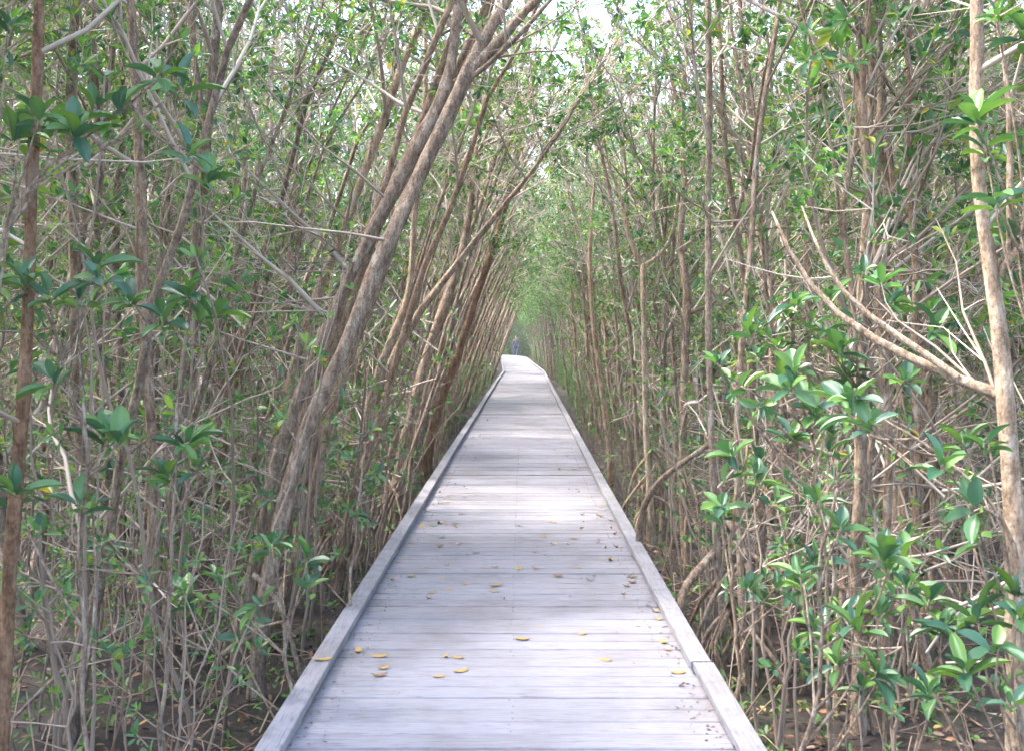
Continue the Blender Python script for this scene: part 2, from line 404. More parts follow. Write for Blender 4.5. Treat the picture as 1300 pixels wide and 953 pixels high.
# kerb boards in lengths, each resting on spacer blocks
CK = cl_pts(.25)
def side_line(off):
    t = unit(np.gradient(CK, axis=0)); return CK + np.stack([t[:, 1], -t[:, 0]], 1) * off
kn = 14
for sgn in (-1, 1):
    line = side_line(sgn * .960); i = 2 if sgn > 0 else 7
    while i + kn < len(line):
        a, b = line[i], line[i + kn]; km = MB(); seg = line[i:i + kn + 1].copy()
        jit = rng.normal(0, .004); dz = rng.uniform(-.002, .003)
        P = np.stack([seg[:, 0] + jit, seg[:, 1], np.full(len(seg), (.050) + dz)], 1)
        P[0, :2] += (P[1, :2] - P[0, :2]) * .02; P[-1, :2] -= (P[-1, :2] - P[-2, :2]) * .02
        T = unit(np.gradient(P[:, :2], axis=0)); Nn = np.stack([T[:, 1], -T[:, 0]], 1)
        prof = [(-.052, -.018), (-.052, .015), (-.048, .019), (.048, .019), (.052, .015), (.052, -.018)]
        V = np.concatenate([np.c_[P[:, :2] + Nn * u, P[:, 2] + zz][:, None, :] for u, zz in prof], 1)
        n = len(P); m_ = 6
        q = [[r * m_ + c, r * m_ + (c + 1) % m_, (r + 1) * m_ + (c + 1) % m_, (r + 1) * m_ + c] for r in range(n - 1) for c in range(m_)]
        q += [[0, 1, 2, 5], [5, 2, 3, 4], [(n - 1) * m_ + k for k in (0, 5, 2, 1)], [(n - 1) * m_ + k for k in (5, 4, 3, 2)]]
        km.add(V.reshape(-1, 3), q)
        ko = atbw(km.build('kerb_board', 'kerb', smooth=False))
        if a[1] < 60:
            bm_ = MB()
            for k in range(0, kn, 5):
                p = line[i + k + 1] ; t = unit(line[i + k + 2] - line[i + k]); rot = [[t[1], t[0], 0], [-t[0], t[1], 0], [0, 0, 1]]
                box(bm_, [p[0] + jit, p[1], .0158], (.085, .26, .0315), rot=rot)
            bo = bm_.build('spacer_block', 'kerb', ko, smooth=False)
        i += kn
# stringers and posts under the deck
for off in (-.8, 0, .8):
    ln = side_line(off); sm = MB(); n = len(ln); P = np.c_[ln, np.full(n, -.14)]
    prof = [(-.02, -.09), (-.02, .099), (.02, .099), (.02, -.09)]
    V = np.concatenate([(P + np.array([u, 0, zz]))[:, None, :] for u, zz in prof], 1)
    q = [[r * 4 + c, r * 4 + (c + 1) % 4, (r + 1) * 4 + (c + 1) % 4, (r + 1) * 4 + c] for r in range(n - 1) for c in range(4)]
    sm.add(V.reshape(-1, 3), q); atbw(sm.build('stringer', 'post', smooth=False))
for off in (-.86, .86):
    ln = side_line(off)
    for i in range(6, 170, 10):
        pm = MB(); box(pm, [ln[i][0], ln[i][1], -.40], (.09, .09, .75)); atbw(pm.build('post', 'post', smooth=False))

# ------------------------------------------------------------------ ground: one sheet to the horizon
gm = MB(); xs = np.concatenate([-np.geomspace(420, 12, 14), np.linspace(-11, 11, 89), np.geomspace(12, 420, 14)])
ys = np.concatenate([[-60, -20], np.linspace(-6, 34, 121), np.geomspace(35, 520, 30)])
X, Y = np.meshgrid(xs, ys)
gr = np.random.default_rng(2)
Z = GZ + .045 * np.sin(X * 2.1 + np.cos(Y * 1.3)) * np.cos(Y * 1.7 + X) + gr.normal(0, .018, X.shape) * (abs(X) < 12)
Z = np.where(abs(X) > 12, GZ, Z)
ny, nx = X.shape; ii = np.arange(ny - 1)[:, None] * nx; jj = np.arange(nx - 1)[None, :]
gm.add(np.stack([X, Y, Z], -1).reshape(-1, 3), np.stack([ii + jj, ii + jj + 1, ii + nx + jj + 1, ii + nx + jj], -1).reshape(-1, 4))
tag(gm.build('ground', 'ground'), kind='structure')

# ------------------------------------------------------------------ the soft air under the trees
hm = MB(); box(hm, [0, 240, 5.5], (860, 590, 15)); hz = hm.build('haze', 'ground', smooth=False); hz.data.materials.clear()
ham = bpy.data.materials.new('haze'); ham.use_nodes = True; hn = ham.node_tree; hn.nodes.remove(hn.nodes['Principled BSDF'])
pv = hn.nodes.new('ShaderNodeVolumePrincipled'); pv.inputs['Color'].default_value = (.95, .96, .92, 1); pv.inputs['Density'].default_value = .0007
hn.links.new(pv.outputs[0], hn.nodes['Material Output'].inputs['Volume']); hz.data.materials.append(ham); tag(hz, kind='stuff')

# ------------------------------------------------------------------ hero trees (traced stems, unprojected at their own distance)
GROUP_N = 'mangrove trees standing beside the near boardwalk'
def smooth_path(pts, n):
    pts = np.asarray(pts, float); s = np.r_[0, np.cumsum(np.linalg.norm(np.diff(pts, axis=0), axis=1))]; u = np.linspace(0, s[-1], n)
    out = np.stack([np.interp(u, s, pts[:, k]) for k in range(pts.shape[1])], 1)
    for _ in range(2): out[1:-1] = (out[:-2] + 2 * out[1:-1] + out[2:]) / 4
    return out
def hero(label, stems, seed, matn='bark', limbs=None, leafy=.8, nbare=8, extend=4.0, low=2.7, roots=0, leafL=(.07, .11), nl=9, rough=.11, bare_z=(.5, 3.6), name='mangrove_tree', cat='tree', xroots=()):
    """stems: list of [(px, py, dist, width_px), ...] base first; the first is the main trunk"""
    rng = np.random.default_rng(seed)
    world = []
    for st in stems: world.append(np.array([[*at(a, b, d), w_ * .76 / 2 / F * d] for a, b, d, w_ in st]))
    m0 = world[0]; base = m0[0, :3].copy()
    if base[2] > GZ + .05 and len(stems[0]) > 1:                  # carry the trunk down to the ground
        base = np.array([m0[0, 0] + (m0[0, 0] - m0[1, 0]) * .2, m0[0, 1] + .0, GZ - .06])
        world[0] = np.vstack([[*base, m0[0, 3] * 1.25], m0])
    org = np.array([base[0], base[1], GZ])
    root = empty(name, org); tag(root, label, cat)
    tr = MB(); cr = MB()
    for k, wst in enumerate(world):
        wst = wst.copy(); wst[:, :3] -= org
        L = np.linalg.norm(np.diff(wst[:, :3], axis=0), axis=1).sum()
        n = max(8, int(L / .16)); sp = smooth_path(wst, n)
        ext = extend if np.ndim(extend) == 0 else extend[k]
        if ext:
            d = unit(sp[-1, :3] - sp[-4, :3]); E = wander(rng, sp[-1, :3], d, ext, 10, .05, .05)[1:]
            sp = np.vstack([sp, np.c_[E, np.linspace(sp[-1, 3] * .95, sp[-1, 3] * .35, 10)]])
        P = sp[:, :3]; R = np.maximum(sp[:, 3], .003)
        part = tr if k == 0 else MB()
        tube(part, P, R * (1 + rng.normal(0, .035, len(R))), 12 if k == 0 else 9, 0, rough, rng)
        if k > 0: part.build('limb', matn, root)
        ok = lambda p: not (abs(p[0] + org[0]) < 1.15 and p[2] < 3.3) 
        mono = np.all(np.diff(P[:, 2]) > 0)
        if not mono: P = P[np.argsort(P[:, 2])]
        z1 = P[-1][2]
        if (k == 0 or ext) and nl: grow_branches(tr, cr, P, R, rng, max(low, P[0][2]), z1, nl, leafy, leafL, nbare if k == 0 else 2, ok, bare_z=(max(bare_z[0], P[0][2]), max(P[0][2], bare_z[0], min(bare_z[1], z1)) + .05))
    for xr in xroots:
        rb = MB(); Q = np.array([[*(at(a, b, d) - org), w_ / 2 / F * d] for a, b, d, w_ in xr]); Q = smooth_path(Q, 14)
        tube(rb, Q[:, :3], Q[:, 3], 8, 0, .06, rng); rb.build('prop_root', matn, root)
    if roots:
        for k in range(roots):
            a = rng.uniform(0, 6.28); z = rng.uniform(.35, 1.1); L = z * rng.uniform(.45, .8); o = np.array([math.cos(a), math.sin(a), 0])
            if abs(org[0] + o[0] * L) < 1.06: o[0] = -o[0] 
            rb = MB(); p = np.array([0, 0, 0.])
            Q = np.array([p + [0, 0, z], p + o * L * .45 + [0, 0, z * .85], p + o * L * .8 + [0, 0, z * .45], p + o * L + [0, 0, -.05]]); Q[1:3] += rng.normal(0, .03, (2, 3))
            tube(rb, smooth_path(Q, 9), np.linspace(.019, .011, 9), 6, 0, .06, rng); rb.build('prop_root', matn, root)
    tr.build('trunk', matn, root)
    if cr.n: cr.build('crown', ['twig', 'leaf'], root)
    return root

hero('leaning mangrove trunk with a split knot, arching over the boardwalk from the left', [
    [(322, 915, 6.0, 33), (326, 859, 6.0, 29), (330, 798, 6.0, 27), (344, 722, 6.0, 27), (359, 646, 6.05, 26), (378, 576, 6.1, 26), (401, 510, 6.15, 25), (439, 444, 6.2, 25), (469, 360, 6.3, 26), (487, 320, 6.3, 28), (497, 300, 6.3, 24), (520, 249, 6.4, 26), (557, 171, 6.5, 25), (585, 115, 6.55, 26), (603, 69, 6.6, 24), (620, 40, 6.65, 19), (645, 0, 6.7, 17), (680, -60, 6.8, 15)],
    [(604, 84, 6.58, 18), (617, 74, 6.6, 18), (634, 52, 6.55, 19), (658, 23, 6.5, 18), (682, 0, 6.45, 15), (720, -40, 6.4, 13)],
    [(600, 98, 6.56, 9), (612, 88, 6.5, 9), (634, 72, 6.45, 9), (658, 46, 6.4, 8), (700, 0, 6.35, 8), (730, -40, 6.3, 7)]], 11, roots=2, low=3.9, nbare=5, leafy=.7, bare_z=(2.6, 3.8))
hero('leaning mangrove trunk just behind the knotted one, turning upright at the top', [
    [(296, 880, 6.5, 24), (302, 798, 6.5, 20), (326, 703, 6.5, 20), (340, 628, 6.5, 20), (359, 552, 6.5, 20), (387, 486, 6.55, 19), (409, 429, 6.6, 19), (440, 360, 6.6, 19), (469, 300, 6.6, 20), (506, 231, 6.6, 26), (534, 175, 6.6, 25), (552, 143, 6.6, 23), (571, 111, 6.62, 21), (573, 92, 6.65, 17), (576, 51, 6.7, 15), (583, 0, 6.8, 15), (590, -50, 6.9, 13)]], 12, low=3.9, nbare=4, leafy=.7, bare_z=(1.8, 3.6))
hero('slim pale mangrove leaning right behind the pair of arching trunks', [
    [(330, 700, 8.2, 16), (352, 560, 8.2, 16), (375, 450, 8.2, 15), (400, 379, 8.2, 15), (428, 314, 8.2, 15), (455, 240, 8.2, 14), (492, 138, 8.2, 14), (515, 69, 8.2, 12), (548, 0, 8.2, 11)]], 13, 'bark_pale', low=3.6, nbare=6, bare_z=(1.5, 3.6))
hero('smooth reddish brown mangrove stem, the one nearest the left edge', [
    [(-8, 1190, 3.65, 27), (5, 860, 3.65, 25), (12, 720, 3.65, 23), (22, 600, 3.65, 22), (33, 470, 3.65, 20), (38, 330, 3.65, 19), (40, 210, 3.65, 18), (46, 130, 3.65, 19), (50, 60, 3.65, 17), (49, 0, 3.65, 17), (52, -100, 3.7, 14)]], 14, 'bark_red', low=3.1, nbare=3, rough=.04, leafy=.6, nl=7)
hero('straight grey brown mangrove trunk, second sturdy one in from the left edge', [
    [(188, 900, 6.0, 24), (189, 845, 6.0, 22), (196, 656, 6.0, 19), (193, 576, 6.0, 18), (187, 440, 6.0, 18), (180, 346, 6.05, 19), (178, 208, 6.1, 17), (173, 115, 6.15, 16), (165, 0, 6.2, 14)]], 15, low=2.9, nbare=10)
hero('long straight mangrove trunk with pale flaking bark, left of the arching pair', [
    [(212, 835, 7.0, 26), (222, 656, 7.0, 23), (227, 576, 7.0, 22), (234, 514, 7.0, 21), (243, 420, 7.0, 20), (252, 277, 7.0, 18), (259, 208, 7.0, 18), (265, 138, 7.0, 17), (272, 69, 7.0, 16), (278, 0, 7.0, 16)],
    [(262, 165, 7.0, 10), (252, 120, 7.0, 10), (243, 50, 7.0, 9), (238, 0, 7.1, 8)]], 16, 'bark', low=2.9, nbare=10)
hero('upright shaded mangrove trunk close behind the reddish left edge stem', [
    [(105, 790, 7.2, 24), (104, 600, 7.2, 20), (99, 500, 7.2, 19), (95, 330, 7.2, 18), (90, 185, 7.2, 18), (92, 60, 7.2, 16), (96, 0, 7.2, 14)]], 17, low=2.8, nbare=10)
hero('thin leaning mangrove with a bend beside its pale middle, mid left of the path', [
    [(450, 640, 9.4, 15), (468, 520, 9.4, 14), (485, 455, 9.4, 13), (506, 412, 9.4, 13), (520, 378, 9.4, 12), (524, 330, 9.4, 10), (525, 277, 9.4, 10), (536, 200, 9.5, 9), (540, 120, 9.6, 8)]], 18, 'bark_pale', low=3.4, nbare=5, extend=3.0)
hero('strongly slanted slender mangrove reaching over the middle of the boardwalk', [
    [(462, 590, 9.8, 14), (490, 470, 9.8, 13), (534, 392, 9.8, 12), (561, 360, 9.8, 11), (608, 300, 9.8, 10), (645, 255, 9.8, 8), (672, 222, 9.8, 7)]], 19, low=3.6, nbare=4, extend=1.6)
hero('dark leaning mangrove trunk with reddish top near the tunnel mouth', [
    [(545, 560, 14.5, 15), (566, 490, 14.5, 14), (585, 439, 14.5, 13), (603, 383, 14.5, 12), (631, 300, 14.6, 10), (645, 250, 14.7, 8)]], 20, 'bark_red', low=3.9, nbare=3, extend=2.5)
hero('stout leaning mangrove trunk left of the path beneath the slanted slender one', [
    [(505, 600, 11.5, 19), (528, 500, 11.5, 17), (548, 430, 11.5, 16), (572, 370, 11.5, 15), (590, 310, 11.5, 13), (600, 240, 11.6, 10), (606, 180, 11.7, 8)]], 21, low=3.8, nbare=3, extend=3)
# right side
hero('sunlit crooked mangrove trunk near the right edge with a thick slanting side branch', [
    [(1290, 1160, 3.8, 44), (1292, 860, 3.8, 38), (1291, 700, 3.8, 34), (1284, 600, 3.8, 31), (1277, 520, 3.8, 31), (1272, 440, 3.8, 28), (1262, 355, 3.8, 26), (1247, 290, 3.8, 22), (1240, 230, 3.8, 21), (1238, 100, 3.8, 21), (1241, 40, 3.8, 23), (1243, 0, 3.8, 21), (1240, -60, 3.8, 19)],
    [(1266, 350, 3.8, 14), (1284, 325, 3.8, 12), (1310, 300, 3.78, 11), (1350, 250, 3.75, 10)],
    [(1281, 505, 3.8, 22), (1262, 500, 3.82, 20), (1215, 482, 3.9, 17), (1170, 462, 4.0, 15), (1128, 445, 4.1, 13), (1085, 420, 4.2, 12), (1050, 395, 4.3, 11), (1010, 350, 4.35, 9), (990, 300, 4.4, 7), (980, 268, 4.4, 4)],
    [(1215, 478, 3.9, 13), (1180, 452, 3.95, 12), (1130, 420, 4.0, 11), (1090, 395, 4.05, 9), (1060, 370, 4.1, 8), (1035, 310, 4.15, 5), (1018, 262, 4.2, 3)],
    [(1281, 340, 3.8, 11), (1282, 240, 3.85, 10), (1283, 120, 3.9, 9), (1270, 40, 3.9, 8), (1262, 0, 3.95, 7)]],
    31, 'bark_pale', low=3.1, nbare=4, extend=[2.5, 0, 0, 0, 1.5], rough=.10, nl=6, leafy=.5)
hero('slender pale mangrove with a Y fork and splayed roots, first beside the right kerb', [
    [(826, 640, 10.6, 12), (825, 620, 10.6, 11), (820, 560, 10.6, 10), (818, 440, 10.6, 9), (816, 335, 10.6, 10)],
    [(816, 338, 10.6, 9), (806, 322, 10.6, 8), (795, 300, 10.6, 7), (790, 250, 10.6, 5), (775, 215, 10.6, 4)],
    [(816, 338, 10.6, 8), (830, 332, 10.6, 7), (846, 320, 10.6, 7), (856, 290, 10.6, 5), (860, 250, 10.6, 4)]], 32, 'bark_tan', low=9, nl=0, extend=[0, 1.2, 1.2], roots=8, rough=.06)
hero('thin knobbly mangrove stem with splayed stilt roots, close to the right kerb', [
    [(922, 830, 6.6, 13), (910, 700, 6.6, 12), (903, 560, 6.6, 11), (899, 416, 6.6, 11), (899, 231, 6.6, 10), (901, 139, 6.6, 10), (899, 0, 6.6, 9)]], 33, low=3.2, nbare=9, roots=8, xroots=[[(906, 700, 6.6, 9), (888, 722, 6.5, 11), (868, 742, 6.4, 11), (858, 790, 6.3, 9), (856, 885, 6.25, 8)], [(905, 560, 6.6, 6), (872, 583, 6.8, 7), (835, 610, 7.3, 8), (812, 650, 7.9, 8), (806, 770, 8.1, 8)], [(908, 640, 6.6, 7), (925, 660, 6.5, 8), (948, 700, 6.4, 8), (958, 780, 6.3, 8), (960, 880, 6.2, 7)]])
hero('thin lichen speckled mangrove stem right of the knobbly one', [
    [(948, 880, 6.2, 14), (941, 760, 6.2, 12), (936, 620, 6.2, 11), (934, 560, 6.2, 10), (941, 440, 6.2, 10), (955, 300, 6.25, 10), (959, 208, 6.3, 9), (971, 115, 6.3, 9), (985, 46, 6.35, 9), (990, 0, 6.4, 8)]], 34, low=3.0, nbare=9, roots=4)
hero('tall shaded mangrove trunk rising behind the thick slanting branch', [
    [(1138, 700, 8.8, 22), (1145, 560, 8.8, 19), (1150, 440, 8.8, 19), (1152, 300, 8.8, 18), (1165, 200, 8.9, 18), (1178, 60, 9, 17), (1185, 0, 9, 16)]], 35, low=3.0, nbare=10)
hero('pale grey mangrove trunk standing well behind, under the bright canopy gap on the right', [
    [(1020, 640, 10.2, 17), (1022, 460, 10.2, 16), (1026, 300, 10.2, 15), (1031, 231, 10.2, 15), (1038, 139, 10.2, 14), (1045, 23, 10.2, 14), (1048, 0, 10.2, 13)]], 36, 'bark_pale', low=3.4, nbare=8)
hero('short leaning stub trunk beside the right kerb before the Y forked stem', [
    [(775, 575, 14, 11), (768, 520, 14, 10), (760, 470, 14, 9), (752, 400, 14, 8), (748, 330, 14, 7), (752, 260, 14, 6)]], 37, 'bark_pale', low=4, nbare=4, extend=1.5)

# ------------------------------------------------------------------ repeated trees: protos then copies
specs_lean = [(101, 7.4, .26, .3, 2, .046), (102, 7.8, .34, .45, 1, .060), (103, 6.8, .20, .4, 3, .036), (104, 8.0, .40, .5, 2, .050), (105, 7.0, .16, .3, 2, .034), (106, 6.4, .30, .4, 3, .028)]
specs_up = [(201, 8.0, .03, .6, 1, .060), (202, 7.4, .07, .5, 2, .042), (203, 6.6, .00, .2, 3, .030), (204, 7.8, .09, .7, 2, .048), (205, 7.0, .04, .3, 3, .036), (206, 7.6, .12, .6, 1, .045)]
specs_in = [(301, 8.0, .03, .3, 2, .060), (302, 7.2, .08, .3, 3, .038), (303, 8.4, -.04, .2, 1, .072), (304, 6.8, .12, .4, 3, .032), (305, 7.6, .05, .2, 2, .046)]
LOOK = {1: 'single stemmed', 2: 'twin stemmed', 3: 'three stemmed'}
def make_proto(sp, edge, **kw):
    seed, H, lean, cur, nst, rad = sp
    tr, cr = grow_tree(seed, H, lean, cur, nst, rad, edge, **kw)
    root = empty('mangrove_tree'); tr.build('trunk', 'bark', root); cr.build('crown', ['twig', 'leaf'], root)
    return root, LOOK[nst], False
P_lean = [make_proto(s, True, leafy=.9, roots=2, low=2.0, dens=1.15, leafL=(.05, .085)) for s in specs_lean]
P_up = [make_proto(s, True, leafy=.9, roots=4, low=1.6, dens=1.2, leafL=(.05, .085)) for s in specs_up]
P_in = [make_proto(s, False, leafy=.85, roots=3, low=1.1, dens=1.2, leafL=(.05, .085), topk=.03) for s in specs_in]
P_in2 = [make_proto((s[0] + 50, s[1] * 1.1) + s[2:], False, leafy=.85, roots=0, low=1.3, dens=1.2, leafL=(.055, .09), topk=.20) for s in specs_in[:4]]
P_lean2 = [make_proto((s[0] + 60,) + s[1:], True, leafy=.9, roots=0, low=2.2, dens=1.2, leafL=(.055, .09), topk=.6) for s in specs_lean[:4]]
P_up2 = [make_proto((s[0] + 60,) + s[1:], True, leafy=.9, roots=0, low=1.8, dens=1.2, leafL=(.055, .09), topk=.6) for s in specs_up[:4]]
P_shade = [make_proto((351, 8.2, .10, .3, 2, .046), False, leafy=1, roots=2, low=3.6, dens=1.3, topk=.85), make_proto((352, 7.6, .16, .3, 1, .055), False, leafy=1, roots=2, low=3.6, dens=1.5, topk=.85)]  # upper crowns kept dense on purpose, to shade the near deck
used = set()
def place(proto, x, y, rz, s, label, group):
    root = proto[0]
    if root.name in used: root = copy_tree(root)
    used.add(proto[0].name)
    root.location = (x, y, GZ - .02); root.rotation_euler = (0, 0, rz); root.scale = (s, s, s)
    tag(root, label, 'tree', group); return root
R_ = random.Random(77); pts = []
heroes = [(-1.54, 6), (-1.75, 6.5), (-2.1, 8.2), (-1.85, 3.65), (-2.2, 6), (-2.4, 7), (-3.1, 7.2), (1.9, 3.8), (1.47, 10.6), (1.4, 6.6), (1.45, 6.2), (3.4, 8.8), (3.0, 10.2)]
def free(x, y, r): return all((x - a) ** 2 + (y - b) ** 2 > r * r for a, b in pts) and all((x - a) ** 2 + (y - b) ** 2 > .25 ** 2 for a, b in heroes)
trees = []
def clear_view(x, y):                     # the slender forked stem beside the right kerb stands free in the open
    px = CX + x / y * F if y > 0 else 0
    return not ((4 < y < 10.9 and abs(px - 822) < 36) or (2 < y < 8 and abs(px - 1255) < 50) or (3 < y < 6.6 and abs(px - 400) < 60) or (3 < y < 6.1 and abs(px - 330) < 55))
def band(y): return 'near' if y < 11 else 'middle' if y < 20 else 'far'
# edge rows on both sides, out to 44 m
for sgn in (-1, 1):
    y = 5.3 if sgn < 0 else 5.0
    while y < 46:
        x = cx(y) + sgn * (R_.uniform(1.45, 2.3) if y > 7 else R_.uniform(1.9, 2.5))
        if free(x, y, .3) and clear_view(x, y): pts.append((x, y)); trees.append((x, y, True))
        y += (R_.uniform(.5, 1.1) if sgn < 0 else R_.uniform(.8, 1.6)) if y < 22 else R_.uniform(.8, 1.5)
# interior
tries = 0
while tries < 6000 and len(trees) < 262:
    tries += 1
    y = R_.uniform(2.5, 25); lim = .54 * y + 1.6; x = R_.uniform(-lim, lim)
    if abs(x - cx(y)) < 2.3: continue
    if y < 5 and abs(x) < 2.6: continue
    if clear_view(x, y) and free(x, y, 1.05 if y < 14 else 1.25): pts.append((x, y)); trees.append((x, y, False))
n_in = len(trees)
# a few beside and behind the camera: they shade the near deck
for x, y in [(-2.6, 1.2), (-3.6, 2.6), (-4.8, 4.6), (-3.4, .2), (-5.2, 1.8), (2.6, 1.0), (3.4, -.8), (-2.4, -1.6), (-4.6, -1.5)]: trees.append((x, y, False))
for x, y in [(-2.5, 3.9), (-3.4, 5.3), (-2.9, 7.9), (-3.9, 7.0), (-3.3, 9.2), (-4.3, 3.6)]: trees.append((x, y, None))  # added full-crowned trees; their crowns above the view shade the near deck
for x, y, edge in trees:
    side = 'left' if x < 0 else 'right'
    if edge is None:
        pr = R_.choice(P_shade); rz = R_.uniform(-.5, .5); lab = f'{pr[1]} full crowned shade mangrove added to the left thicket, {band(y)} part'; grp = 'mangroves inside the left thicket'
    elif edge:
        pr = R_.choice((P_lean if y < 14 else P_lean2) if x < 0 or R_.random() < .0 else (P_up if y < 14 else P_up2)); rz = (0 if x < 0 else math.pi) + R_.uniform(-.45, .45)
        lab = f'{pr[1]} ' + ('leaning' if pr in P_lean + P_lean2 else 'upright') + f' mangrove in the row beside the {side} kerb, {band(y)} stretch'
        grp = f'mangroves in the row along the {side} kerb'
    else:
        far_in = abs(x - cx(y)) > 3.4
        pr = R_.choice((P_in if y < 12 else P_in2) if far_in else (P_lean if x < 0 else P_up))
        rz = R_.uniform(0, 6.28) if far_in else (0 if x < 0 else math.pi) + R_.uniform(-.6, .6)
        if far_in and x < 0 and R_.random() < .6: rz = R_.uniform(-.8, .8)
        lab = f'{pr[1]} mangrove ' + ('deep in' if far_in else 'just inside') + f' the {side} thicket, {band(y)} part'
        grp = f'mangroves inside the {side} thicket'
    place(pr, x, y, rz, R_.uniform(.82, 1.14) * (1.2 if y > 12 and edge is False else 1), lab, grp)

for pr in P_lean + P_up + P_in + P_in2 + P_lean2 + P_up2 + P_shade:      # a kind that found no place is dropped
    if 'label' not in pr[0]:
        for ch in list(pr[0].children): bpy.data.objects.remove(ch)
        bpy.data.objects.remove(pr[0])
# ------------------------------------------------------------------ the wood behind: one mass
FP = [grow_tree(400 + k, 9.0 + (k % 3) * .9, [.28, .34, .06, .10, .0, .05][k], .35, 2 + k % 2, .05, k < 4, roots=0, low=2.0, dens=1.45, far=True) for k in range(6)]
FP += [grow_tree(440 + k, 5.5, .05, .3, 3, .035, False, roots=0, low=.2, dens=2.6, far=True) for k in range(2)]
FA = [(t.arrays(), c.arrays()) for t, c in FP]
bt = MB(); rr = np.random.default_rng(9); npl = 0
def put(k, x, y, rz, s):
    c_, s_ = math.cos(rz) * s, math.sin(rz) * s; Rm = np.array([[c_, -s_, 0], [s_, c_, 0], [0, 0, s]])
    (tv, tq, ti), (cv, cq, ci) = FA[k]
    o = np.array([x, y, GZ - .05])
    bt.add(tv @ Rm.T + o, tq, 0)
    bt.V.append(cv @ Rm.T + o); bt.Q.append(cq + bt.n); bt.I.append(ci + 1); bt.n += len(cv)
y = 46.
while y < 80:
    for sgn in (-1, 1):
        if sgn < 0: put(rr.integers(0, 2), cx(y) - rr.uniform(1.4, 2.0), y + rr.uniform(-.4, .4), rr.uniform(-.4, .4), rr.uniform(.8, 1.1))
        else: put(rr.integers(2, 4), cx(y) + rr.uniform(1.4, 2.0), y + rr.uniform(-.4, .4), math.pi + rr.uniform(-.4, .4), rr.uniform(.8, 1.1))
    y += .9
for k in range(300):
    y = 24 + 30 * rr.random() ** 1.2; lim = .54 * y + 2; x = rr.uniform(-lim, lim)
    if abs(x - cx(y)) < (2.2 if y > 40 else 2.8): continue
    k_ = rr.integers(0, 2) if (x < 0 and abs(x) < 7) else rr.integers(2, 4) if abs(x) < 5 else rr.integers(0, 6)
    put(k_, x, y, (0 if x < 0 else math.pi) + rr.uniform(-.8, .8), rr.uniform(.85, 1.25))
for y in np.arange(22, 82, .75):                                # low bushes along both kerbs
    for sgn in (-1, 1): put(rr.integers(6, 8), cx(y) + sgn * rr.uniform(1.6, 2.4), y, rr.uniform(0, 6.28), rr.uniform(.16, .34))
for y in np.arange(21, 46, 2.1):
    for sgn in (-1, 1):
        put(rr.integers(0, 2) if sgn < 0 else rr.integers(2, 4), cx(y) + sgn * rr.uniform(1.7, 2.9), y + rr.uniform(-.8, .8), (0 if sgn < 0 else math.pi) + rr.uniform(-.4, .4), rr.uniform(.85, 1.1))
for k in range(120):
    y = rr.uniform(52, 84); x = rr.uniform(2.2, 22) * rr.choice([-1, 1])
    put(rr.integers(0, 4), cx(min(y, 80)) + x, y, (0 if x < 0 else math.pi) + rr.uniform(-.8, .8), rr.uniform(.9, 1.2))
for k in range(70):                                                     # beyond the bend
    y = rr.uniform(98, 125); put(rr.integers(2, 6), rr.uniform(-26, 22), y, rr.uniform(0, 6.28), rr.uniform(.9, 1.3))
for k in range(150):
    put(rr.integers(6, 8) if k % 3 else rr.integers(4, 6), rr.uniform(-10, 10), rr.uniform(97, 114), rr.uniform(0, 6.28), rr.uniform(.6, 1.2))
for k in range(34):
    put(rr.integers(2, 6), rr.uniform(2.6, 14), rr.uniform(83, 98), rr.uniform(2.6, 3.6), rr.uniform(.9, 1.2))
tag(bt.build('background_forest', ['bark', 'twig', 'leaf_far']), 'dense wood of distant mangrove stems and leaves closing the view', 'forest', kind='stuff')

# ------------------------------------------------------------------ thin saplings
def sapling(seed, H, lean, nst, leafL=(.05, .085), r0=.013, nros=10, matl='leaf'):
    rng = np.random.default_rng(seed); tr = MB(); cr = MB()
    for s in range(nst):
        P = wander(rng, [rng.uniform(-.15, .15), rng.uniform(-.15, .15), -.05], [lean + rng.normal(0, .1), rng.normal(0, .1), 1], H * rng.uniform(.7, 1.1), 12, .06, .02)
        P[1:, :2] += rng.normal(0, .012, (12, 2)); tube(tr, P, np.linspace(r0 * rng.uniform(.7, 1.1), .003, 13) * rng.uniform(.85, 1.15, 13), 6, 0, .08, rng)
        tips = [P[-1]]; dirs = [P[-1] - P[-2]]
        for k in range(nros):
            i = rng.integers(3, 12); a = rng.uniform(0, 6.28)
            T = wander(rng, P[i], [math.cos(a), math.sin(a), rng.uniform(.2, 1)], rng.uniform(.12, .45), 3, .15)
            if T[-1][0] > .35 and T[-1][2] < 3: continue
            tube(cr, T, np.linspace(.0045, .0025, 4), 4, 0, cap=False); tips.append(T[-1]); dirs.append(T[-1] - T[-2])
        rosettes(cr, tips, dirs, rng, (4, 7), leafL)
    root = empty('mangrove_sapling'); tr.build('stem', 'stem', root); cr.build('foliage', ['stem', matl], root)
    return root
SP = [(sapling(501, 2.6, .12, 3), 'bushy triple stemmed'), (sapling(502, 3.4, .18, 2), 'tall twin stemmed'), (sapling(503, 1.5, .05, 2, nros=8), 'short twin stemmed'),
      (sapling(504, 3.0, .1, 1, nros=7), 'whip thin single stemmed'), (sapling(505, 2.1, -.05, 3, (.04, .07), .010, 12), 'fine leaved triple stemmed')]
su = set(); cnt = 0; tries = 0; sp_pts = []
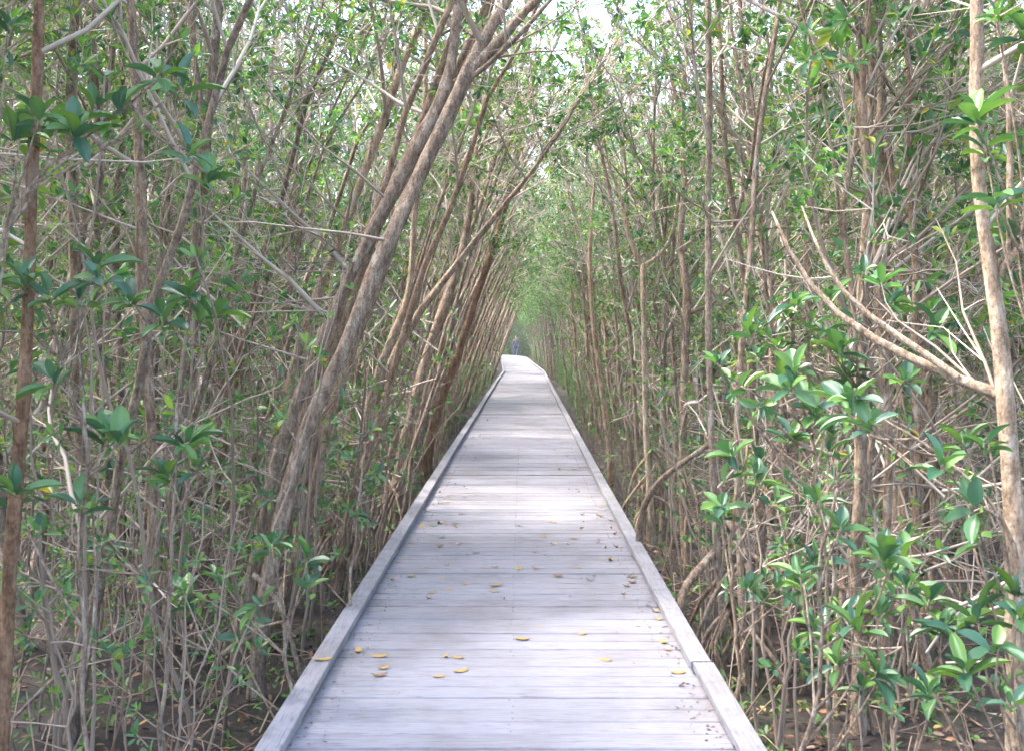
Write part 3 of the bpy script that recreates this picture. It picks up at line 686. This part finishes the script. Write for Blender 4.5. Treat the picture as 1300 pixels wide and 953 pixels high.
while cnt < 215 and tries < 5000:
    tries += 1
    y = 4.2 + 17 * R_.random() ** 1.25; sgn = R_.choice((-1, -1, 1)) ; off = 1.35 + R_.random() ** 1.6 * (.5 * y)
    x = cx(y) + sgn * off
    if abs(x) > .54 * y + .5: continue
    if any((x - a) ** 2 + (y - b) ** 2 < .05 for a, b in sp_pts) or not clear_view(x, y): continue
    sp_pts.append((x, y)); pr, lk = R_.choice(SP)
    o = pr if pr.name not in su else copy_tree(pr); su.add(pr.name)
    o.location = (x, y, GZ - .02); s = R_.uniform(.7, 1.15); o.scale = (s, s, s)
    o.rotation_euler = (0, 0, (0 if x < 0 else math.pi) + R_.uniform(-.7, .7))
    side = 'left' if x < 0 else 'right'
    tag(o, f'{lk} sapling {side} of the path, ' + ('close to the kerb' if off < 2.2 else 'away from the kerb') + f', {band(y)} part', 'sapling', f'thin saplings {side} of the path'); cnt += 1

# ------------------------------------------------------------------ near broad-leaved shoots
def shoot(label, stem, sprays, seed, L=(.075, .125), matn='bark', name='mangrove_shoot', w=9):
    """stem: [(px,py,d,w)], sprays: [(px,py,d, stem_t)] each ending in a rosette of broad leaves"""
    rng = np.random.default_rng(seed)
    W = np.array([[*at(a, b, d), w_ * .6 / 2 / F * d] for a, b, d, w_ in stem]); base = W[0, :3].copy()
    if base[2] > GZ: 
        W = np.vstack([[base[0] + rng.uniform(.0, .15) * np.sign(base[0]), base[1] + .1, GZ - .04, W[0, 3] * 1.2], W])
    org = np.array([W[0, 0], W[0, 1], GZ]); W[:, :3] -= org
    root = empty(name, org); tag(root, label, 'shoot')
    sp = smooth_path(W, 22); sp[1:, :2] += np.cumsum(rng.normal(0, .009, (21, 2)), 0); st = MB(); tube(st, sp[:, :3], sp[:, 3], 7, 0, .06, rng); st.build('stem', matn, root)
    sprays = list(sprays) + [(a + rng.uniform(-45, 45), b + rng.uniform(-50, 40), d + rng.uniform(.05, .4), max(.1, t - rng.uniform(0, .2))) for a, b, d, t in sprays]
    for a, b, d, t in sprays:
        tw = MB(); lf = MB(); p = at(a, b, d) - org; q = sp[int(t * 21), :3]; mid = (p + q) / 2 + rng.normal(0, .03, 3) - [0, 0, .03]
        T = smooth_path(np.array([q, mid, p]), 9); tube(tw, T, np.linspace(.0058, .0036, 9), 6, 0, .05, rng)
        tb = tw.build('twig', matn, root)
        dr = unit(unit(p - T[-3]) * .6 + np.array([0, -.2, .55]) + rng.normal(0, .3, 3))
        q_ = rng.uniform(.8, 1.35); rosettes(lf, [p], [dr], rng, (6, 10), (L[0] * q_ * .75, L[1] * q_), rng.uniform(.36, .47), 0, True, (.55, 1.75)); lf.build('leaf_rosette', 'leaf_big', tb)
    return root
shoot('broad leaved shoot with five glossy rosettes low beside the right kerb', [(1000, 1010, 3.9, 12), (1030, 900, 3.9, 10), (1045, 800, 3.9, 9), (1060, 700, 3.9, 8), (1080, 620, 3.9, 7)],
      [(1068, 668, 3.8, .75), (1120, 702, 3.6, .7), (1015, 722, 3.9, .65), (1086, 790, 3.7, .5), (1120, 855, 3.6, .3)], 61)
shoot('broad leaved shoot with bright new leaves at the far right bottom corner', [(1330, 1000, 3.4, 12), (1300, 900, 3.4, 9), (1282, 840, 3.4, 8)],
      [(1268, 820, 3.3, .9), (1292, 780, 3.4, .95), (1225, 850, 3.4, .6), (1180, 872, 3.5, .4), (1285, 890, 3.2, .5)], 62)
shoot('long slanting twig of broad leaves crossing in front of the crooked right trunk', [(1300, 800, 3.5, 10), (1270, 680, 3.5, 9), (1235, 630, 3.5, 8), (1190, 590, 3.6, 7), (1140, 560, 3.6, 6), (1075, 515, 3.7, 5)],
      [(1195, 590, 3.5, .72), (1232, 640, 3.4, .55), (1105, 540, 3.6, .9), (1075, 500, 3.7, 1), (1255, 560, 3.6, .45)], 63)
shoot('pale stemmed shoot whose rosettes hang mid height over the right roots', [(1050, 1000, 4.6, 12), (1048, 800, 4.6, 9), (1040, 640, 4.6, 8), (1036, 560, 4.6, 7), (1010, 500, 4.6, 5)],
      [(1003, 492, 4.5, 1), (1035, 520, 4.5, .92), (968, 515, 4.5, .9), (940, 490, 4.6, .95), (1010, 470, 4.6, 1), (1055, 545, 4.5, .8)], 64)
shoot('sparse shoot with small rosettes beside the knobbly right stem', [(935, 960, 5.0, 10), (938, 800, 5.0, 8), (930, 680, 5.0, 7), (945, 560, 5.0, 6)],
      [(925, 575, 5.0, 1), (960, 600, 5.0, .9), (985, 635, 4.9, .8), (915, 640, 5.0, .75), (990, 740, 4.8, .5), (950, 745, 4.9, .45)], 65, (.08, .12))
shoot('leafy shoot with dense rosettes under the slanting right branch', [(1130, 1000, 4.8, 10), (1120, 700, 4.8, 8), (1100, 500, 4.8, 7), (1090, 400, 4.8, 6)],
      [(1095, 345, 4.7, 1), (1010, 385, 4.8, .95), (1000, 400, 4.9, .9), (1065, 440, 4.7, .85), (950, 420, 5.0, .9), (1120, 360, 4.7, 1), (1150, 480, 4.6, .8), (1045, 420, 4.8, .9), (1185, 420, 4.6, .9)], 66, (.08, .12))
shoot('shoot with three teal rosettes across the upper right trunk', [(1370, 900, 3.6, 12), (1350, 600, 3.6, 10), (1330, 400, 3.6, 8), (1310, 300, 3.6, 7)],
      [(1238, 148, 3.5, 1), (1262, 250, 3.5, .97), (1300, 40, 3.5, 1), (1330, 160, 3.5, 1)], 67, (.10, .14))
shoot('low spray of broad leaves under the right hand rosettes', [(1160, 1060, 4.2, 10), (1150, 900, 4.2, 8), (1120, 820, 4.2, 6)],
      [(1060, 840, 4.0, 1), (1180, 760, 4.1, .9), (1150, 740, 4.2, .9), (1215, 800, 4.0, .7), (1030, 790, 4.3, 1)], 68, (.09, .13))
shoot('broad leaved shoot with four rosettes low between the arching trunks', [(370, 1000, 4.6, 11), (372, 900, 4.6, 9), (360, 820, 4.6, 8), (352, 760, 4.6, 7)],
      [(325, 770, 4.5, 1), (390, 742, 4.5, .95), (345, 690, 4.6, 1), (280, 735, 4.6, .8), (240, 770, 4.7, .5)], 71)
shoot('gangly shoot reaching across the reddish left edge stem', [(120, 1130, 3.6, 12), (115, 860, 3.6, 10), (105, 690, 3.6, 9), (115, 560, 3.6, 8), (70, 420, 3.6, 6)],
      [(60, 370, 3.5, 1), (120, 350, 3.5, .97), (150, 555, 3.5, .8), (65, 480, 3.5, .9), (18, 620, 3.4, .7), (100, 640, 3.6, .6), (30, 350, 3.5, 1)], 72)
shoot('upright shoot with rosettes at eye height left of the pale flaking trunk', [(200, 1080, 4.2, 12), (215, 860, 4.2, 9), (225, 640, 4.2, 8), (232, 480, 4.2, 7), (240, 400, 4.2, 5)],
      [(237, 375, 4.1, 1), (275, 395, 4.2, .98), (205, 400, 4.1, .98), (250, 590, 4.1, .7), (215, 600, 4.2, .65)], 73, (.09, .13))
shoot('high arching shoot with blue green leaves at the upper left', [(-60, 1100, 3.4, 12), (-40, 600, 3.4, 10), (-10, 260, 3.4, 8), (60, 190, 3.5, 7), (130, 160, 3.5, 6), (185, 95, 3.6, 5)],
      [(95, 165, 3.4, .86), (205, 88, 3.5, 1), (240, 190, 3.6, .97), (50, 150, 3.4, .8), (150, 140, 3.5, .93), (10, 30, 3.5, .7)], 74, (.09, .13))
shoot('small bright leaved shoot in front of the slim leaning trunks', [(560, 800, 6.8, 8) if False else (440, 870, 6.0, 7), (450, 700, 6.0, 6), (470, 560, 6.0, 5)],
      [(470, 545, 6.0, 1), (445, 580, 6.0, .9), (480, 600, 6.0, .85), (455, 650, 6.0, .7), (430, 700, 6.0, .5)], 75, (.05, .08))

# ------------------------------------------------------------------ dead branches caught in the thicket
for k in range(90):
    rng = np.random.default_rng(900 + k); y = rng.uniform(4, 13); sgn = rng.choice([-1, 1, 1]); x = sgn * rng.uniform(1.6, min(.52 * y, 5))
    if abs(x) < 1.5: x = sgn * 1.5
    a = rng.uniform(0, 6.28); z = rng.uniform(.0, 1.5); L = rng.uniform(1.0, 2.4); m = MB()
    el = rng.uniform(.1, 1.1); Q = wander(rng, [0, 0, 0], [math.cos(a) * math.cos(el), math.sin(a) * math.cos(el), math.sin(el)], L, 9, .1)
    if np.min(np.abs(Q[:, 0] + x)) < 1.2: Q[:, 0] *= -1
    if np.min(np.abs(Q[:, 0] + x)) < 1.1 or np.sign(Q[-1, 0] + x) != sgn: continue
    tube(m, Q, np.linspace(rng.uniform(.006, .013), .003, 10), 5)
    for j in range(6):
        i = rng.integers(2, 9); T = wander(rng, Q[i], unit(Q[i] - Q[i - 1]) + rng.normal(0, .5, 3), rng.uniform(.2, .7), 4, .18)
        tube(m, T, np.linspace(.005, .002, 5), 4)
    o = m.build('dead_branch', 'deadwood'); o.location = (x, y, GZ + (z if z > .3 else 0))
    side = 'left' if x < 0 else 'right'
    hgt = 'resting on the forest floor' if z <= .3 else 'caught low among the stems' if z < .9 else 'hanging at waist height among the stems'
    tag(o, f'bare twiggy dead branch {hgt}, {side} thicket, {band(y)} part', 'branch', f'dead branches in the {side} thicket')

# ------------------------------------------------------------------ forest floor cover (stuff)
rng = np.random.default_rng(31)
def scatter(n, ymax, inner=.95, spread=.54):
    y = 2 + (ymax - 2) * rng.random(n) ** 1.3; sg = rng.choice([-1, 1], n); x = cx(y) + sg * (inner + rng.random(n) ** 1.4 * (spread * y + .6)); return x, y
n = 22000; x, y = scatter(n, 26, .5)
P = np.stack([x, y, GZ + rng.uniform(.02, .07, n)], 1); D = np.stack([rng.normal(0, 1, n), rng.normal(0, 1, n), rng.normal(0, .3, n)], 1)
for nm_, mt, lo, hi, lab in (('leaf_litter', 'litter', 0, 19500, 'brown fallen leaves covering the dark forest floor'), ('orange_leaf_litter', 'orange_leaf', 19500, 21200, 'orange fallen leaves mixed over the forest floor'), ('yellow_leaf_litter', 'yellow_leaf', 21200, n, 'yellow fallen leaves dotted over the forest floor')):
    lm = MB(); k = hi - lo; LL = rng.uniform(.035, .075, k)
    leaves(lm, P[lo:hi], D[lo:hi], np.tile([0, 0, 1.], (k, 1)) + rng.normal(0, .35, (k, 3)), LL, LL * .45, 0)
    tag(lm.build(nm_, mt), lab, 'leaf litter', kind='stuff')
pm = MB(); x, y = scatter(2600, 24, 1.05)
rosettes(pm, np.stack([x, y, GZ + rng.uniform(.04, .28, 2600)], 1), rng.normal(0, .4, (2600, 3)) + [0, 0, 1], rng, (4, 8), (.03, .065), .5, 0)
tag(pm.build('ground_cover', 'plant'), 'small green leafy plants growing across the forest floor', 'undergrowth', kind='stuff')
tm = MB()
x, y = scatter(1500, 20, 1.02)
for a, b in zip(x, y):
    an = rng.uniform(0, 6.28); el = rng.choice([rng.uniform(0, .35), rng.uniform(.5, 1.5)]); d = [math.cos(an) * math.cos(el), math.sin(an) * math.cos(el), math.sin(el)]
    L = rng.uniform(.25, .9); Q = wander(rng, [a, b, GZ + .02], d, L, 3, .14)
    if np.min(np.abs(Q[:, 0] - cx(b))) < 1.03: continue
    tube(tm, Q, np.linspace(rng.uniform(.004, .009), .0025, 4), 4, 0, cap=False)
tag(tm.build('brushwood', 'root'), 'tangle of thin roots and sticks over the mud between the trunks', 'brushwood', kind='stuff')

# ------------------------------------------------------------------ leaves fallen on the deck
def fallen(matn, curl, seed):
    rng = np.random.default_rng(seed); m = MB(); v = BIG_V.copy()
    v[:, 0] -= .5; v[:, 1] *= .50; v[:, 2] = curl * (v[:, 0] ** 2) * 1.6 + curl * .9 * v[:, 1] ** 2 + .02 + rng.normal(0, .006, len(v))
    v2 = v.copy(); v2[:, 2] += .012
    m.add(v, BIG_Q); m.add(v2, BIG_Q)
    return m.build('fallen_leaf', matn)
FL = {'yellow': fallen('yellow_leaf', .25, 1), 'curled yellow': fallen('yellow_leaf', .75, 2), 'orange': fallen('orange_leaf', .5, 3), 'brown': fallen('brown_leaf', .8, 4), 'greenish': fallen('green_leaf', .4, 5)}
spots = [(482, 833, 'yellow', 50), (481, 858, 'orange', 34), (455, 826, 'yellow', 30), (585, 852, 'yellow', 46), (581, 835, 'yellow', 30), (557, 859, 'yellow', 30), (566, 834, 'curled yellow', 20), (486, 849, 'curled yellow', 30), (663, 811, 'yellow', 34), (769, 838, 'yellow', 30), (842, 815, 'yellow', 28), (847, 825, 'orange', 18), (861, 854, 'yellow', 34),
         (835, 786, 'curled yellow', 22), (832, 776, 'curled yellow', 18), (521, 731, 'yellow', 22), (498, 736, 'orange', 16), (545, 759, 'curled yellow', 18), (548, 752, 'yellow', 22), (570, 748, 'yellow', 20), (630, 743, 'curled yellow', 26), (627, 751, 'yellow', 24), (591, 741, 'yellow', 16), (658, 722, 'yellow', 30), (680, 722, 'brown', 18), (708, 731, 'orange', 24),
         (703, 691, 'curled yellow', 16), (721, 690, 'yellow', 16), (690, 681, 'curled yellow', 20), (729, 683, 'yellow', 24), (775, 711, 'curled yellow', 20), (799, 731, 'brown', 16), (803, 739, 'orange', 22), (805, 733, 'greenish', 18), (792, 757, 'yellow', 14), (751, 755, 'yellow', 12), (738, 805, 'yellow', 16), (740, 804, 'yellow', 18), (685, 795, 'yellow', 14), (723, 757, 'brown', 10),
         (535, 668, 'yellow', 26), (550, 668, 'greenish', 20), (578, 667, 'brown', 16), (560, 682, 'greenish', 20), (558, 694, 'brown', 20), (523, 690, 'orange', 16), (536, 706, 'yellow', 14), (604, 702, 'orange', 18), (582, 691, 'curled yellow', 16), (566, 637, 'yellow', 18), (586, 652, 'orange', 16), (542, 649, 'brown', 16), (701, 663, 'yellow', 18), (762, 655, 'orange', 22), (776, 661, 'brown', 18), (763, 643, 'yellow', 16),
         (640, 760, 'brown', 9), (615, 720, 'yellow', 12), (735, 720, 'yellow', 14), (662, 667, 'yellow', 12), (729, 596, 'brown', 16), (571, 606, 'yellow', 14), (645, 596, 'yellow', 12), (590, 630, 'yellow', 12), (735, 616, 'yellow', 10)]
fu = set()
def drop(p, kind, L, label):
    pr = FL[kind]; o = pr if kind not in fu else pr.copy()
    if kind in fu: S.collection.objects.link(o)
    fu.add(kind); o.location = p; o.scale = (L, L, L); o.rotation_euler = (R_.uniform(-.08, .08), R_.uniform(-.08, .08), R_.uniform(-.6, .6) + (R_.random() < .3) * 1.2)
    tag(o, label, 'fallen leaf', 'fallen leaves lying on the deck')
def zone(x, y):
    s = 'left part' if x < -.28 else 'right part' if x > .28 else 'middle'
    return s, ('nearest' if y < 6 else 'near' if y < 8.5 else 'mid distance' if y < 16 else 'distant')
for a, b, kind, wpx in spots:
    d = EYE * F / (b - HY); p = at(a, b, d); s, zn = zone(p[0], p[1]); lk = 'small ' if wpx < 20 else 'large ' if wpx > 32 else ''
    drop((p[0], p[1], .002), kind, min(.085, max(.03, wpx / F * d * .60)), f'{lk}{kind} leaf lying on the {s} of the {zn} planks')
for k in range(225):
    y = 6.5 + 34 * R_.random() ** 1.3; sg = R_.choice((-1, 1)); x = cx(y) + (sg * R_.uniform(.5, .88) if R_.random() < .72 else R_.uniform(-.7, .7))
    kind = R_.choice(['yellow', 'curled yellow', 'orange', 'brown', 'brown', 'brown', 'greenish']); s, zn = zone(x, y)
    drop((x, y, .002), kind, R_.uniform(.03, .06), f'{kind} leaf scattered on the {s} of the {zn} planks')
p = at(556 * 0 + 478, 731, EYE * F / (731 - HY))
drop((-.955, 5.02, .071), 'yellow', .1, 'yellow leaf lying on top of the left kerb board')

n = 1500; y = 3 + 38 * rng.random(n) ** 1.4; x = cx(y) + rng.choice([-1, 1], n) * (.905 - np.minimum(rng.exponential(.07, n), .8)); db = MB(); LL = rng.uniform(.008, .028, n)
leaves(db, np.stack([x, y, np.full(n, .004)], 1), np.stack([rng.normal(0, 1, n), rng.normal(0, 1, n), rng.normal(0, .08, n)], 1), np.tile([0, 0, 1.], (n, 1)), LL, LL * .5, 0)
tag(db.build('deck_debris', 'litter'), 'dark crumbs of leaf and bark gathered along the kerbs on the deck', 'debris', kind='stuff')

# ------------------------------------------------------------------ the walker at the far bend
def person(loc, face):
    root = empty('person', loc); root.rotation_euler = (0, 0, face); tag(root, 'person in a grey jacket and blue jeans walking on the distant boardwalk bend', 'person')
    def skin(name, verts, edges, rad, matn, parent=root, levels=2):
        me = bpy.data.meshes.new(name); me.from_pydata(verts, edges, []); o = bpy.data.objects.new(name, me); S.collection.objects.link(o); o.parent = parent
        md = o.modifiers.new('skin', 'SKIN'); md.use_smooth_shade = True
        for v, r in zip(me.skin_vertices[0].data, rad): v.radius = (r, r) if np.ndim(r) == 0 else r
        me.skin_vertices[0].data[0].use_root = True
        sb = o.modifiers.new('sub', 'SUBSURF'); sb.levels = levels; sb.render_levels = levels
        me.materials.append(M[matn]); return o
    # body: pelvis, spine, neck, head, arms with hands, legs with feet
    V = [(0, 0, .93), (0, 0, 1.10), (0, -.01, 1.34), (0, 0, 1.47), (0, .01, 1.55), (0, .015, 1.64), (0, .01, 1.70),
         (.17, 0, 1.41), (.215, .02, 1.15), (.21, -.06, .92), (.205, -.09, .82), (-.17, 0, 1.41), (-.215, -.01, 1.15), (-.20, .08, .93), (-.195, .11, .83),
         (.09, 0, .88), (.095, -.09, .48), (.09, -.06, .08), (.09, -.18, .035), (-.09, 0, .88), (-.095, .08, .48), (-.09, .20, .10), (-.09, .12, .035)]
    E = [(0, 1), (1, 2), (2, 3), (3, 4), (4, 5), (5, 6), (2, 7), (7, 8), (8, 9), (9, 10), (2, 11), (11, 12), (12, 13), (13, 14), (0, 15), (15, 16), (16, 17), (17, 18), (0, 19), (19, 20), (20, 21), (21, 22)]
    Rd = [.13, .125, .13, .055, .07, .095, .07, .06, .045, .035, .04, .06, .045, .035, .04, .085, .058, .042, .04, .085, .058, .042, .04]
    skin('body', V, E, Rd, 'skin')
    skin('jacket', [(0, 0, .86), (0, 0, 1.08), (0, -.01, 1.34), (0, 0, 1.46), (.18, 0, 1.41), (.225, .02, 1.15), (.22, -.05, .95), (-.18, 0, 1.41), (-.225, -.01, 1.15), (-.21, .07, .96)],
         [(0, 1), (1, 2), (2, 3), (2, 4), (4, 5), (5, 6), (2, 7), (7, 8), (8, 9)], [.175, .165, .17, .08, .085, .068, .055, .085, .068, .055], 'jacket')
    skin('trousers', [(0, 0, .93), (.09, 0, .86), (.095, -.09, .48), (.09, -.06, .10), (-.09, 0, .86), (-.095, .08, .48), (-.09, .20, .13)], [(0, 1), (1, 2), (2, 3), (0, 4), (4, 5), (5, 6)], [.15, .105, .078, .062, .105, .078, .062], 'jeans')
    skin('hair', [(0, .025, 1.60), (0, .03, 1.68), (0, .02, 1.73)], [(0, 1), (1, 2)], [.085, .098, .07], 'hair')
    skin('bag', [(-.20, .05, 1.22), (-.24, .07, 1.08), (-.24, .07, .95)], [(0, 1), (1, 2)], [.03, .09, .10], 'hair')
M['skin'] = flat('skin_tone', (.45, .27, .19), (.5, .3, .22)); M['jacket'] = flat('grey_jacket_cloth', (.10, .098, .11), (.13, .125, .145))
M['jeans'] = flat('blue_denim', (.018, .045, .13), (.028, .06, .16)); M['hair'] = flat('dark_hair', (.03, .022, .018), (.05, .04, .03))
person((.33, 81.3, .0), .15)
